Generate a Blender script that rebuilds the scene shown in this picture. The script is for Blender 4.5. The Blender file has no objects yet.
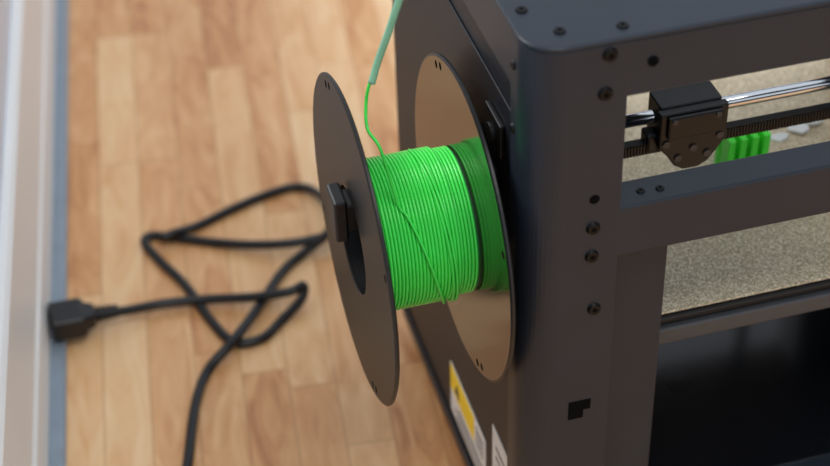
import bpy, bmesh, math, random
from mathutils import Vector, Matrix
random.seed(7)
D=bpy.data; SC=bpy.context.scene; COL=SC.collection

# ---------------------------------------------------------------- materials
def lin(c):
    return tuple(((v/255)/12.92 if v/255<=.04045 else ((v/255+.055)/1.055)**2.4) for v in c)+(1,)
def mat(name,rgb,rough=.5,metal=0,var=.06,scale=60,bump=0,bscale=400,spec=.5,ior=1.5):
    m=D.materials.new(name);m.use_nodes=True;nt=m.node_tree;N=nt.nodes;K=nt.links
    b=N['Principled BSDF'];c=lin(rgb)
    b.inputs['Roughness'].default_value=rough;b.inputs['Metallic'].default_value=metal
    b.inputs['Specular IOR Level'].default_value=spec;b.inputs['IOR'].default_value=ior
    tc=N.new('ShaderNodeTexCoord');n=N.new('ShaderNodeTexNoise');n.inputs['Scale'].default_value=scale
    K.new(tc.outputs['Object'],n.inputs['Vector'])
    r=N.new('ShaderNodeValToRGB')
    r.color_ramp.elements[0].position=.3;r.color_ramp.elements[1].position=.7
    r.color_ramp.elements[0].color=tuple(v*(1-var) for v in c[:3])+(1,)
    r.color_ramp.elements[1].color=tuple(min(1,v*(1+var)) for v in c[:3])+(1,)
    K.new(n.outputs['Fac'],r.inputs['Fac']);K.new(r.outputs['Color'],b.inputs['Base Color'])
    if bump:
        n2=N.new('ShaderNodeTexNoise');n2.inputs['Scale'].default_value=bscale
        K.new(tc.outputs['Object'],n2.inputs['Vector'])
        bp=N.new('ShaderNodeBump');bp.inputs['Strength'].default_value=bump;bp.inputs['Distance'].default_value=.001
        K.new(n2.outputs['Fac'],bp.inputs['Height']);K.new(bp.outputs['Normal'],b.inputs['Normal'])
    return m
M_frame=mat('powder_coated_slate_metal',(30,37,47),.38,0,.05,40,.1,1500,spec=.42)
M_panel=mat('dark_side_panel_metal',(25,27,32),.46,0,.05,40,.1,1500,spec=.35)
M_black=mat('black_plastic',(15,15,17),.4)
M_screw=mat('black_oxide_screw',(14,14,16),.35,.6)
M_hole=mat('hole_dark',(4,4,5),.9,spec=.1)
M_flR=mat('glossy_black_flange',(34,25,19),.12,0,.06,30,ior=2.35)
M_flL=mat('satin_black_flange',(20,18,17),.40,0,.1,30,spec=.4)
M_green=mat('green_filament',(66,230,84),.26,0,.03,80)
M_greenShade=mat('green_filament_gap_shade',(10,95,38),.5)  # same filament green darkened, painting the shade in gaps between strands
M_part=mat('green_print',(72,230,60),.35)
M_tube=mat('ptfe_tube',(150,212,178),.3);M_tube.node_tree.nodes['Principled BSDF'].inputs['Transmission Weight'].default_value=.3
M_cord=mat('black_rubber_cord',(14,14,17),.36)
M_chrome=mat('chrome_rod',(225,228,232),.12,1,.02)
M_tray=mat('bed_tray_metal',(74,76,80),.4,.3)
M_base=mat('glossy_base_plate',(15,17,21),.16,0,.1,20)
M_wall=mat('wall_paint',(220,225,236),.6,0,.02,8,.1,300)
M_base_w=mat('white_trim_paint',(240,242,242),.4,0,.02,8)
M_strip=mat('grey_metal_strip',(142,156,170),.4,.2)
M_white=mat('label_white',(228,228,225),.5)
M_yel=mat('label_yellow',(248,212,40),.5)
M_ink=mat('label_ink',(60,60,62),.6)
M_scrap=mat('clear_plastic_scrap',(225,228,228),.3)

def bedmat():
    m=D.materials.new('textured_pei');m.use_nodes=True;N=m.node_tree.nodes;K=m.node_tree.links;b=N['Principled BSDF']
    tc=N.new('ShaderNodeTexCoord');n=N.new('ShaderNodeTexNoise');n.inputs['Scale'].default_value=850;n.inputs['Detail'].default_value=2
    K.new(tc.outputs['Object'],n.inputs['Vector']);r=N.new('ShaderNodeValToRGB')
    r.color_ramp.elements[0].position=.36;r.color_ramp.elements[0].color=lin((162,146,116))
    r.color_ramp.elements[1].position=.68;r.color_ramp.elements[1].color=lin((244,232,206))
    e=r.color_ramp.elements.new(.5);e.color=lin((200,184,154))
    K.new(n.outputs['Fac'],r.inputs['Fac']);K.new(r.outputs['Color'],b.inputs['Base Color'])
    bp=N.new('ShaderNodeBump');bp.inputs['Strength'].default_value=.4;bp.inputs['Distance'].default_value=.0005
    K.new(n.outputs['Fac'],bp.inputs['Height']);K.new(bp.outputs['Normal'],b.inputs['Normal'])
    b.inputs['Roughness'].default_value=.36;b.inputs['Metallic'].default_value=.1
    return m
M_pei=bedmat()

def woodmat():
    m=D.materials.new('beech_stave_floor');m.use_nodes=True;N=m.node_tree.nodes;K=m.node_tree.links;b=N['Principled BSDF']
    def mth(op,a,bb=None,c=None):
        n=N.new('ShaderNodeMath');n.operation=op
        for i,v in enumerate((a,bb,c)):
            if v is None: continue
            if isinstance(v,(int,float)): n.inputs[i].default_value=v
            else: K.new(v,n.inputs[i])
        return n.outputs[0]
    tc=N.new('ShaderNodeTexCoord');s=N.new('ShaderNodeSeparateXYZ');K.new(tc.outputs['Object'],s.inputs[0])
    X,Y=s.outputs[0],s.outputs[1]
    rowf=mth('DIVIDE',X,.036);row=mth('FLOOR',rowf);fx=mth('FRACT',rowf)
    w1=N.new('ShaderNodeTexWhiteNoise');w1.noise_dimensions='1D';K.new(row,w1.inputs['W'])
    yf=mth('ADD',mth('DIVIDE',Y,.22),mth('MULTIPLY',w1.outputs['Value'],7.3));cell=mth('FLOOR',yf);fy=mth('FRACT',yf)
    cmb=N.new('ShaderNodeCombineXYZ');K.new(row,cmb.inputs[0]);K.new(cell,cmb.inputs[1])
    w2=N.new('ShaderNodeTexWhiteNoise');w2.noise_dimensions='3D';K.new(cmb.outputs[0],w2.inputs['Vector'])
    gv=N.new('ShaderNodeCombineXYZ')
    K.new(mth('ADD',mth('MULTIPLY',X,50),mth('MULTIPLY',w2.outputs['Value'],37)),gv.inputs[0])
    K.new(mth('ADD',mth('MULTIPLY',Y,11),mth('MULTIPLY',w2.outputs['Value'],91)),gv.inputs[1])
    g=N.new('ShaderNodeTexNoise');g.inputs['Scale'].default_value=1;g.inputs['Detail'].default_value=5;g.inputs['Distortion'].default_value=1.4
    K.new(gv.outputs[0],g.inputs['Vector'])
    v=mth('ADD',mth('MULTIPLY',w2.outputs['Value'],.58),mth('MULTIPLY',mth('SUBTRACT',g.outputs['Fac'],.3),1.0))
    r=N.new('ShaderNodeValToRGB');cr=r.color_ramp
    cr.elements[0].position=.05;cr.elements[0].color=lin((243,207,162))
    cr.elements[1].position=.98;cr.elements[1].color=lin((168,102,56))
    e=cr.elements.new(.4);e.color=lin((232,184,132))
    e=cr.elements.new(.68);e.color=lin((213,155,102))
    K.new(v,r.inputs['Fac'])
    ex=mth('LESS_THAN',mth('MINIMUM',fx,mth('SUBTRACT',1,fx)),.018)
    ey=mth('LESS_THAN',mth('MINIMUM',fy,mth('SUBTRACT',1,fy)),.003)
    seam=mth('MAXIMUM',ex,ey)
    mx=N.new('ShaderNodeMixRGB');mx.inputs[2].default_value=lin((150,98,56));K.new(mth('MULTIPLY',seam,.4),mx.inputs[0]);K.new(r.outputs['Color'],mx.inputs[1])
    K.new(mx.outputs[0],b.inputs['Base Color']);b.inputs['Roughness'].default_value=.32
    return m
M_wood=woodmat()

# ---------------------------------------------------------------- helpers
def obj(name,bm,m,parent=None,smooth=False,bevel=0,seg=2):
    me=D.meshes.new(name);bmesh.ops.recalc_face_normals(bm,faces=bm.faces[:]);bm.to_mesh(me);bm.free()
    if smooth:
        for p in me.polygons:p.use_smooth=True
    o=D.objects.new(name,me);COL.objects.link(o)
    for mm in (m if isinstance(m,(list,tuple)) else [m]): me.materials.append(mm)
    if parent:o.parent=parent
    if bevel:
        b=o.modifiers.new('bevel','BEVEL');b.width=bevel;b.segments=seg;b.limit_method='ANGLE';b.angle_limit=math.radians(40)
    return o
def empty(name,loc=(0,0,0)):
    o=D.objects.new(name,None);COL.objects.link(o);o.empty_display_size=.05;return o
def addbox(bm,a,b,mi=0):
    v=[bm.verts.new((x,y,z)) for x in (a[0],b[0]) for y in (a[1],b[1]) for z in (a[2],b[2])]
    for q in ((0,1,3,2),(4,6,7,5),(0,4,5,1),(2,3,7,6),(0,2,6,4),(1,5,7,3)):
        f=bm.faces.new([v[i] for i in q]);f.material_index=mi
def box(name,a,b,m,parent=None,bevel=.001):
    bm=bmesh.new();addbox(bm,a,b);return obj(name,bm,m,parent,bevel=bevel)
def addprism(bm,pts,h0,h1,ax=2):
    def P(p,h):
        if ax==2:return (p[0],p[1],h)
        if ax==1:return (p[0],h,p[1])
        return (h,p[0],p[1])
    a=[bm.verts.new(P(p,h0)) for p in pts];b=[bm.verts.new(P(p,h1)) for p in pts]
    n=len(pts);bm.faces.new(a[::-1]);bm.faces.new(b)
    for i in range(n): bm.faces.new((a[i],a[(i+1)%n],b[(i+1)%n],b[i]))
def prism(name,pts,h0,h1,m,parent=None,ax=2,bevel=.001,smooth=False):
    bm=bmesh.new();addprism(bm,pts,h0,h1,ax);return obj(name,bm,m,parent,bevel=bevel,smooth=smooth)
def rcorner(cx,cy,r,a0,a1,n=12):
    return [(cx+r*math.cos(math.radians(a0+(a1-a0)*i/n)),cy+r*math.sin(math.radians(a0+(a1-a0)*i/n))) for i in range(n+1)]
def cyl(bm,c,ax,r,h,n=24,r2=None):
    r2=r if r2 is None else r2
    o=[(ax+1)%3,(ax+2)%3];A=[];B=[]
    for i in range(n):
        t=2*math.pi*i/n
        p=[0,0,0];p[ax]=c[ax];p[o[0]]=c[o[0]]+r*math.cos(t);p[o[1]]=c[o[1]]+r*math.sin(t);A.append(bm.verts.new(p))
        p=list(p);p[ax]=c[ax]+h;p[o[0]]=c[o[0]]+r2*math.cos(t);p[o[1]]=c[o[1]]+r2*math.sin(t);B.append(bm.verts.new(p))
    bm.faces.new(A[::-1]);bm.faces.new(B)
    for i in range(n):bm.faces.new((A[i],A[(i+1)%n],B[(i+1)%n],B[i]))
def spline(pts,n=10):
    P=[Vector(p) for p in pts];P=[P[0]*2-P[1]]+P+[P[-1]*2-P[-2]];out=[]
    for i in range(1,len(P)-2):
        for k in range(n):
            t=k/n;a,b,c,d=P[i-1:i+3]
            out.append(.5*((2*b)+(c-a)*t+(2*a-5*b+4*c-d)*t*t+(3*b-a-3*c+d)*t**3))
    out.append(P[-2]);return out
def addtube(bm,path,r,n=10,mi=0):
    rings=[];up=Vector((0,0,1))
    for i,p in enumerate(path):
        t=(path[min(i+1,len(path)-1)]-path[max(i-1,0)]).normalized()
        if i==0:
            nn=t.cross(up)
            if nn.length<1e-3:nn=t.cross(Vector((0,1,0)))
            nn.normalize()
        else: nn=(nn-t*nn.dot(t)).normalized()
        bb=t.cross(nn);rr=r(i/(len(path)-1)) if callable(r) else r
        ring=[bm.verts.new(p+(nn*math.cos(2*math.pi*k/n)+bb*math.sin(2*math.pi*k/n))*rr) for k in range(n)]
        if rings:
            q=rings[-1]
            for k in range(n):
                f=bm.faces.new((q[k],q[(k+1)%n],ring[(k+1)%n],ring[k]));f.material_index=mi
        rings.append(ring)
    bm.faces.new(rings[0][::-1]).material_index=mi;bm.faces.new(rings[-1]).material_index=mi
def tube(name,pts,r,m,parent=None,n=12,k=10):
    bm=bmesh.new();addtube(bm,spline(pts,k),r,n);return obj(name,bm,m,parent,smooth=True)

# ---------------------------------------------------------------- room
WA=math.atan2(.075,.672)
fl=prism('floor',[(-2.5,-2.0),(2.5,-2.0),(2.5,3.5),(-2.5,3.5)],-.03,0,M_wood,bevel=0)
fl.rotation_euler=(0,0,-WA)
def along(o): o.location=(-.2775,.152,0);o.rotation_euler=(0,0,-WA)
w=box('wall_left',(-.12,-1.6,0),(-.012,3.0,.5),M_wall,bevel=.003);along(w)
bb=bmesh.new()
addprism(bb,[(-.012,0),(0,0),(0,.052),(-.0025,.056),(-.0025,.150),(-.006,.155),(-.012,.155)],-1.6,3.0,1)
b=obj('baseboard_left',bb,M_base_w,bevel=.001);along(b)
sl=prism('trim_1',[(0,0),(.012,0),(.012,.004),(.009,.007),(0,.007)],-1.6,3.0,M_strip,ax=1,bevel=.0006);along(sl)

# ---------------------------------------------------------------- printer
PR=empty('fdm_3d_printer')
X0,X1=.012,.412; YF,YB=-.085,.222; ZT=.452
R=.02
post=[(.066,YF)]+[(.066,-.055),(X0,-.055)]+rcorner(X0+R,YF+R,R,180,270)
prism('corner_post_front_left',post,.015,.4485,M_frame,PR,bevel=.0006)
mir=[(X0+X1-p[0],p[1]) for p in post]
prism('corner_post_front_right',mir,.015,.4485,M_frame,PR,bevel=.0006)
rb=[(p[0],YF+YB-p[1]) for p in post];prism('corner_post_rear_left',[(max(x,.0175),y) for x,y in rb],.015,.4485,M_panel,PR,bevel=.0006)
prism('corner_post_rear_right',[(X0+X1-p[0],p[1]) for p in rb],.015,.4485,M_frame,PR,bevel=.0006)
def ringpts(ins,iw):
    r2=.006
    o=rcorner(X0+R,YF+R,R-ins,180,270)+rcorner(X1-R,YF+R,R-ins,270,360)+rcorner(X1-R,YB-R,R-ins,0,90)+rcorner(X0+R,YB-R,R-ins,90,180)
    i=rcorner(X0+iw+r2,YF+iw+r2,r2,180,270)+rcorner(X1-iw-r2,YF+iw+r2,r2,270,360)+rcorner(X1-iw-r2,YB-iw-r2,r2,0,90)+rcorner(X0+iw+r2,YB-iw-r2,r2,90,180)
    return o,i
def ring(name,ins,iw,z0,z1,m,bev):
    bm=bmesh.new();outer,inner=ringpts(ins,iw);n=len(outer)
    V=[[bm.verts.new((p[0],p[1],z)) for p in rg] for z in (z0,z1) for rg in (outer,inner)]
    for i in range(n):
        j=(i+1)%n
        bm.faces.new((V[2][i],V[2][j],V[3][j],V[3][i]));bm.faces.new((V[0][i],V[1][i],V[1][j],V[0][j]))
        bm.faces.new((V[0][i],V[0][j],V[2][j],V[2][i]));bm.faces.new((V[1][i],V[3][i],V[3][j],V[1][j]))
    return obj(name,bm,m,PR,bevel=bev,seg=3)
ring('top_frame',.0006,.03,.4145,.448,M_frame,.0006)
ring('top_lid',-.0004,.055,.4482,ZT,M_frame,.0018)
box('side_panel_left',(.0165,-.0545,.015),(.0195,YB-.003,.414),M_panel,PR,.0008)
box('side_panel_rib_left',(.0150,-.050,.388),(.0165,YB-.01,.391),M_panel,PR,.0006)
box('side_panel_right',(X1-.0075,-.0545,.015),(X1-.0045,YB-.003,.414),M_panel,PR,.0008)
box('bottom_rail_left',(.0140,-.0545,.015),(.0165,YB-.003,.026),M_panel,PR,.0008)
bx=bmesh.new();addbox(bx,(.060,YF+.0004,.306),(X1-.06,-.062,.341))
obj('front_crossbeam',bx,M_frame,PR,bevel=.0015)
box('front_jamb_left',(.056,-.070,.016),(.1035,-.052,.306),M_frame,PR,.001)
box('front_jamb_right',(X1-.0915,-.070,.016),(X1-.05,-.052,.306),M_frame,PR,.001)
box('rear_crossbeam',(.06,YB-.03,.306),(X1-.06,YB-.004,.341),M_panel,PR,.0015)
box('base_plate',(.020,-.052,.030),(X1-.008,YB-.004,.055),M_base,PR,.001)
box('base_front_rail',(.060,YF+.001,.015),(X1-.06,-.052,.056),M_frame,PR,.001)
bm=bmesh.new()
cyl(bm,(.176,.045,.055),2,.009,.0006,32);cyl(bm,(.176,.045,.0556),2,.004,.0006,24)
cyl(bm,(.33,.16,.055),2,.009,.0006,32)
obj('base_caps',bm,M_base,PR,bevel=.0003)
bm=bmesh.new()
for x in (.035,X1-.035):
    for y in (-.06,.06,.19): cyl(bm,(x,y,0),2,.012,.016,24)
obj('rubber_feet',bm,M_black,PR,bevel=.001)
bm=bmesh.new();addbox(bm,(.108,-.056,.200),(.345,.2,.2125));obj('bed_tray',bm,M_tray,PR,bevel=.0012)
box('heated_bed',(.110,-.052,.2125),(.343,.198,.218),M_black,PR,.001)
box('build_plate_sheet',(.106,-.049,.2185),(.346,.196,.2205),M_pei,PR,.0006)
bm=bmesh.new();cyl(bm,(.30,.185,.055),2,.005,.145,20);cyl(bm,(.15,.185,.055),2,.005,.145,20);obj('bed_lead_screws',bm,M_tray,PR)
# gantry
bm=bmesh.new();cyl(bm,(.03,.02,.318),0,.0042,.36,24);obj('linear_rod',bm,M_chrome,PR,smooth=True)
bm=bmesh.new();addbox(bm,(.03,.010,.298),(.39,.016,.306))
for i in range(170): addbox(bm,(.035+i*.002,.0088,.2985),(.036+i*.002,.0101,.3055))
obj('timing_belt',bm,M_black,PR)
bm=bmesh.new()
pl=[(.126,.331),(.170,.331),(.170,.306),(.165,.298),(.159,.290),(.153,.287),(.143,.287),(.137,.291),(.132,.299),(.126,.306)]
addprism(bm,pl,.002,.008,1)
obj('gantry_bracket',bm,M_black,PR,bevel=.0012)
bm=bmesh.new()
addbox(bm,(.128,.008,.304),(.168,.028,.3325));addbox(bm,(.130,-.0010,.313),(.166,.002,.3295))
addbox(bm,(.121,.008,.300),(.128,.020,.312))
obj('gantry_carriage_block',bm,M_black,PR,bevel=.0015)
bm=bmesh.new()
for x,z in ((.139,.297),(.158,.297),(.1655,.309),(.1305,.309),(.1485,.303)): cyl(bm,(x,.002,z),1,.0024,-.0012,16)
for x,z in ((.134,.3265),(.162,.3265)): cyl(bm,(x,-.0010,z),1,.0018,-.0008,16)
obj('bracket_bolts',bm,M_tray,PR)

def screw_set(name,items,axis,sgn,r=.0042,h=.0018):
    bm=bmesh.new();bh=bmesh.new()
    for c in items:
        cyl(bm,c,axis,r,sgn*h,24,r*.8)
        c2=list(c);c2[axis]+=sgn*h*.98;cyl(bh,c2,axis,r*.38,sgn*.0001,6)
    obj(name,bm,M_screw,PR);obj(name+'_sockets',bh,M_hole,PR)
screw_set('front_screws',[(.055,YF,.443),(.0535,YF,.4195),(.0505,YF,.331),(.0505,YF,.311),(.0535,YF,.271),(.056,YF,.06)],1,-1)
screw_set('front_screws_right',[(X1-.043,YF,.443),(X1-.0415,YF,.4195),(X1-.0385,YF,.331),(X1-.0385,YF,.311),(X1-.0415,YF,.271)],1,-1)
screw_set('top_screws',[(.033,-.070,ZT),(.065,-.075,ZT),(.021,-.045,ZT),(.2,-.07,ZT),(.33,-.07,ZT),(.026,.08,ZT),(.026,.17,ZT)],2,1,.0034,.0012)
screw_set('beam_screws',[(.082,-.074,.341),(.093,-.075,.341)],2,1,.0026,.001)
bm=bmesh.new()
cyl(bm,(.0505,YF,.351),1,.003,-.0002,20)
addbox(bm,(.0405,YF-.0003,.184),(.0500,YF,.1985));addbox(bm,(.0498,YF-.0003,.1905),(.0545,YF,.1985))
cyl(bm,(.079,YF,.434),1,.003,-.0002,20)
obj('post_cutouts',bm,M_hole,PR)
screw_set('side_screws',[(X0,-.060,.43),(X0,-.060,.39),(.0165,.20,.40),(.0165,.20,.05)],0,-1,.003,.0012)
bm=bmesh.new();addbox(bm,(.0130,-.034,.350),(.0165,-.006,.372));cyl(bm,(.0165,-.020,.360),0,.006,-.006,20)
obj('filament_sensor',bm,M_black,PR,bevel=.001)
box('warning_label',(.0160,.004,.034),(.0165,.088,.082),M_white,PR,0)
box('warning_label_yellow',(.0157,.030,.058),(.0160,.087,.081),M_yel,PR,0)
bm=bmesh.new()
for i in range(3): addbox(bm,(.0157,.008,.038+i*.006),(.0160,.080-random.random()*.02,.0396+i*.006))
for i in range(4): addbox(bm,(.0157,.008,.060+i*.005),(.0160,.026,.0612+i*.005))
addprism(bm,[(.064,.063),(.076,.063),(.070,.074)],.0154,.0157,0)
for i in range(6): addbox(bm,(.0157,-.045,.056+i*.009),(.0160,-.020,.0575+i*.009))
obj('label_print',bm,M_ink,PR)
box('rating_label',(.0160,-.050,.048),(.0165,-.012,.116),M_white,PR,0)
CZ=.285
bm=bmesh.new()
addbox(bm,(-.0775,-.0085,CZ+.013),(.0165,.0085,CZ+.0325))
addbox(bm,(-.0785,-.0105,CZ+.008),(-.0705,.0105,CZ+.037))
addbox(bm,(.009,-.025,CZ-.005),(.0165,.025,CZ+.05))
obj('spool_holder',bm,M_black,PR,bevel=.0015)

# ---------------------------------------------------------------- spool
SP=empty('filament_spool')
def flange(name,x0,x1,m,holes):
    bm=bmesh.new();N=128
    prof=[(x0+.0005,.0331),(x0,.0340),(x0,.0985),(x0+.0008,.1),(x1-.0008,.1),(x1,.0985),(x1,.0340),(x1-.0005,.0331)]
    rings=[[bm.verts.new((x,r*math.cos(2*math.pi*i/N),CZ+r*math.sin(2*math.pi*i/N))) for i in range(N)] for x,r in prof]
    for k in range(len(prof)):
        a=rings[k];b=rings[(k+1)%len(prof)]
        for i in range(N):
            f=bm.faces.new((a[i],a[(i+1)%N],b[(i+1)%N],b[i]))
            if len(m)>1 and k in (2,3,4): f.material_index=1
    o=obj(name,bm,m,SP)
    bc=bmesh.new()
    for y,z in holes: cyl(bc,(x0-.01,y,z),0,.0026,x1-x0+.02,16)
    c=obj('tmp_cut',bc,M_hole)
    md=o.modifiers.new('b','BOOLEAN');md.object=c;md.operation='DIFFERENCE';md.solver='EXACT'
    bpy.context.view_layer.objects.active=o;o.select_set(True)
    bpy.ops.object.modifier_apply(modifier='b');D.objects.remove(c)
    return o
hl=[(.0935*math.cos(math.radians(a)),CZ+.0935*math.sin(math.radians(a))) for a in (62,68,242,248,155,335)]
flange('flange_outer',-.0675,-.0648,[M_flL],hl)
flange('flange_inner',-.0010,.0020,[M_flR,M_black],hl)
bm=bmesh.new();N=96
prof=[(-.066,.0335),(-.066,.036),(.001,.036),(.001,.0335)]
rings=[[bm.verts.new((x,r*math.cos(2*math.pi*i/N),CZ+r*math.sin(2*math.pi*i/N))) for i in range(N)] for x,r in prof]
for k in range(4):
    a=rings[k];b=rings[(k+1)%4]
    for i in range(N): bm.faces.new((a[i],a[(i+1)%N],b[(i+1)%N],b[i]))
obj('spool_core',bm,M_black,SP,smooth=False)
PITCH=.00212;FR=.00100
def helix(name,x0,x1,r,m,pitch=PITCH):
    turns=int(round((x1-x0)/pitch));bm=bmesh.new();path=[]
    st=96
    for i in range(turns*st+1):
        t=i/st;a=2*math.pi*t+math.pi*1.2;x=x0+t*pitch
        rr=r+.00004*math.sin(t*2.9)
        path.append(Vector((x,-rr*math.cos(a),CZ+rr*math.sin(a))))
    addtube(bm,path,FR,10);return obj(name,bm,m,SP,smooth=True)
RW=.0452
helix('winding_main',-.0636,-.0636+PITCH*24,RW,M_green)
helix('winding_lower',-.0636+PITCH*24,-.0636+PITCH*29,RW-.0016,M_green)
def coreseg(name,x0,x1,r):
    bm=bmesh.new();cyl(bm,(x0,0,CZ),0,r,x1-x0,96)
    bmesh.ops.delete(bm,geom=[f for f in bm.faces if len(f.verts)>4],context='FACES_ONLY');return obj(name,bm,M_greenShade,SP,smooth=True)
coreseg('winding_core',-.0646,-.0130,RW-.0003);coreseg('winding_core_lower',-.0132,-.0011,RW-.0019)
def strand(bm,a0,a1,x0,x1,dr,ease=1):
    path=[]
    for i in range(61):
        t=i/60;a=math.radians(a0+(a1-a0)*t);x=x0+(x1-x0)*t**ease;rr=RW+dr
        path.append(Vector((x,-rr*math.cos(a),CZ+rr*math.sin(a))))
    addtube(bm,path,.00092,10)
bm=bmesh.new()
strand(bm,115,-60,-.0255,-.0155,.0017)
strand(bm,112,-62,-.0232,-.0130,.0017)
obj('crossing_strands',bm,M_green,SP,smooth=True)
fp=[(-.0515,0,.392),(-.054,0,.379),(-.0555,-.008,.368),(-.0515,-.020,.3615),(-.0445,-.028,.3555)]
path=fp[:-1]
for i in range(18):
    t=i/17;a=math.radians(58-150*t);x=-.0445+.0265*min(1,t*1.25)**.8;rr=RW+.0030-.0011*t
    path.append((x,-rr*math.cos(a),CZ+rr*math.sin(a)))
path=[(-.046,0,.406)]+path
tube('loose_filament',path,.00092,M_green,SP,10,10)
tube('filament_guide_tube',[(-.050,0,.393),(-.046,0,.406),(-.040,-.005,.428),(-.035,-.010,.449),(-.024,-.015,.486),(0,-.01,.53),(.04,.02,.56),(.09,.06,.55),(.13,.09,.50),(.145,.10,.44),(.147,.10,.40)],.0021,M_tube,None,14)

# ---------------------------------------------------------------- power cord
PC=empty('power_cord')
A=[(-.214,.290,.016),(-.197,.293,.012),(-.168,.297,.008),(-.131,.291,.008),(-.096,.278,.012),(-.068,.269,.018),(-.056,.273,.018),(-.060,.266,.010),(-.081,.251,.004),(-.099,.236,.004),(-.121,.238,.004),(-.134,.267,.004),(-.148,.320,.004),(-.163,.356,.004),(-.172,.385,.004),(-.165,.393,.004),(-.146,.384,.004),(-.118,.369,.004),(-.086,.350,.008),(-.054,.337,.012),(-.023,.337,.012),(.002,.350,.008),(.05,.37,.004),(.10,.36,.004)]
B=[(-.20,.0,.004),(-.188,.085,.004),(-.178,.122,.004),(-.163,.178,.004),(-.147,.213,.004),(-.124,.230,.012),(-.096,.268,.008),(-.067,.311,.004),(-.043,.329,.006),(-.021,.332,.020),(-.013,.358,.020),(-.015,.399,.010),(-.029,.422,.004),(-.055,.420,.004),(-.089,.409,.004),(-.122,.395,.004),(-.144,.382,.011),(-.158,.378,.0115)]
tube('cord_a',A,.0040,M_cord,PC,12);tube('cord_b',B,.0040,M_cord,PC,12)
pa=Vector((-.2600,.287,.0205));pb=Vector((-.212,.290,.0165));ax=(pb-pa);Ln=ax.length;ax.normalize()
sd=Vector((0,0,1)).cross(ax).normalized();up=ax.cross(sd)
bm=bmesh.new();rings=[]
def rr(hw,hh,rc):
    pts=[]
    for cx,cy,a in ((hw-rc,hh-rc,0),(-hw+rc,hh-rc,90),(-hw+rc,-hh+rc,180),(hw-rc,-hh+rc,270)):
        pts+=rcorner(cx,cy,rc,a,a+90,4)
    return pts
for t,hw,hh,rc in ((0,.0135,.0090,.002),(.02,.0148,.0100,.003),(.50,.0148,.0100,.003),(.56,.0135,.0092,.003),(.58,.0110,.0078,.003),(.72,.0088,.0068,.003),(.74,.0070,.0060,.003)):
    rings.append([bm.verts.new(pa+ax*(t*Ln)+sd*p[0]+up*p[1]) for p in rr(hw,hh,rc)])
for a,b in zip(rings,rings[1:]):
    for i in range(len(a)): bm.faces.new((a[i],a[(i+1)%len(a)],b[(i+1)%len(a)],b[i]))
bm.faces.new(rings[0]);bm.faces.new(rings[-1])
obj('connector_body',bm,M_cord,PC,bevel=.0005)
bm=bmesh.new()
for k in range(5):
    c=pa+ax*(Ln*(.76+k*.075));addtube(bm,[c,c+ax*.0008,c+ax*.0019,c+ax*.0026],lambda t,k=k:(.0074-k*.0004)*(1 if .1<t<.9 else .85),20)
c=pa+ax*(Ln*.72);addtube(bm,[c,c+ax*(Ln*.40)],.0048,16)
obj('strain_relief',bm,M_cord,PC,smooth=False)

# ---------------------------------------------------------------- things on the bed
PT=empty('green_printed_part')
bm=bmesh.new()
x0,y0=.200,.056
addbox(bm,(x0,y0+.012,.2205),(x0+.032,y0+.018,.2585))
for i in range(4):
    x=x0+.0005+i*.0083
    addprism(bm,[(x,.2205),(x+.0050,.2205),(x+.0060,.257),(x+.001,.257)],y0,y0+.012,1)
addbox(bm,(x0-.001,y0-.002,.2205),(x0+.033,y0+.019,.2235))
obj('ribbed_block',bm,M_part,PT,bevel=.001)
bm=bmesh.new()
for k in range(3):
    pts=[(.262+k*.012+random.uniform(-.004,.004)+.009*math.cos(a)*random.uniform(.6,1.2),.095+k*.004+.006*math.sin(a)*random.uniform(.6,1.3)) for a in [i*math.pi/4 for i in range(8)]]
    addprism(bm,pts,.2205+.002*k,.2225+.002*k)
obj('plastic_scraps',bm,M_scrap,bevel=.0004)

# ---------------------------------------------------------------- light
W=D.worlds.new('world');SC.world=W;W.use_nodes=True
W.node_tree.nodes['Background'].inputs[0].default_value=(.84,.91,1,1);W.node_tree.nodes['Background'].inputs[1].default_value=.82
def area(name,loc,tgt,size,e,c):
    l=D.lights.new(name,'AREA');l.energy=e;l.size=size;l.color=c;o=D.objects.new(name,l);COL.objects.link(o);o.location=loc
    o.rotation_euler=(Vector(tgt)-Vector(loc)).to_track_quat('-Z','Y').to_euler();return o
area('window_light',(-1.6,1.5,2.2),(0,.4,.1),1.4,68,(1,.98,.96))
area('ceiling_light',(.2,-1.0,2.6),(0,.1,.2),1.0,20,(1,.97,.94))

# ---------------------------------------------------------------- camera
yaw,p,roll=.24708,.68635,-.03791
f=Vector((math.sin(yaw)*math.cos(p),math.cos(yaw)*math.cos(p),-math.sin(p)))
r=f.cross(Vector((0,0,1))).normalized();u=r.cross(f);c,s=math.cos(roll),math.sin(roll)
rr_,uu=r*c+u*s,u*c-r*s
cd=D.cameras.new('camera');co=D.objects.new('camera',cd);COL.objects.link(co)
Mx=Matrix((( rr_.x,uu.x,-f.x,-.21405),(rr_.y,uu.y,-f.y,-.73491),(rr_.z,uu.z,-f.z,.90161),(0,0,0,1)))
co.matrix_world=Mx;cd.sensor_width=36;cd.lens=1641.73/830*36;cd.clip_start=.02
cd.dof.use_dof=True;cd.dof.focus_distance=.95;cd.dof.aperture_fstop=5.6
SC.camera=co
SC.view_settings.view_transform='Standard'
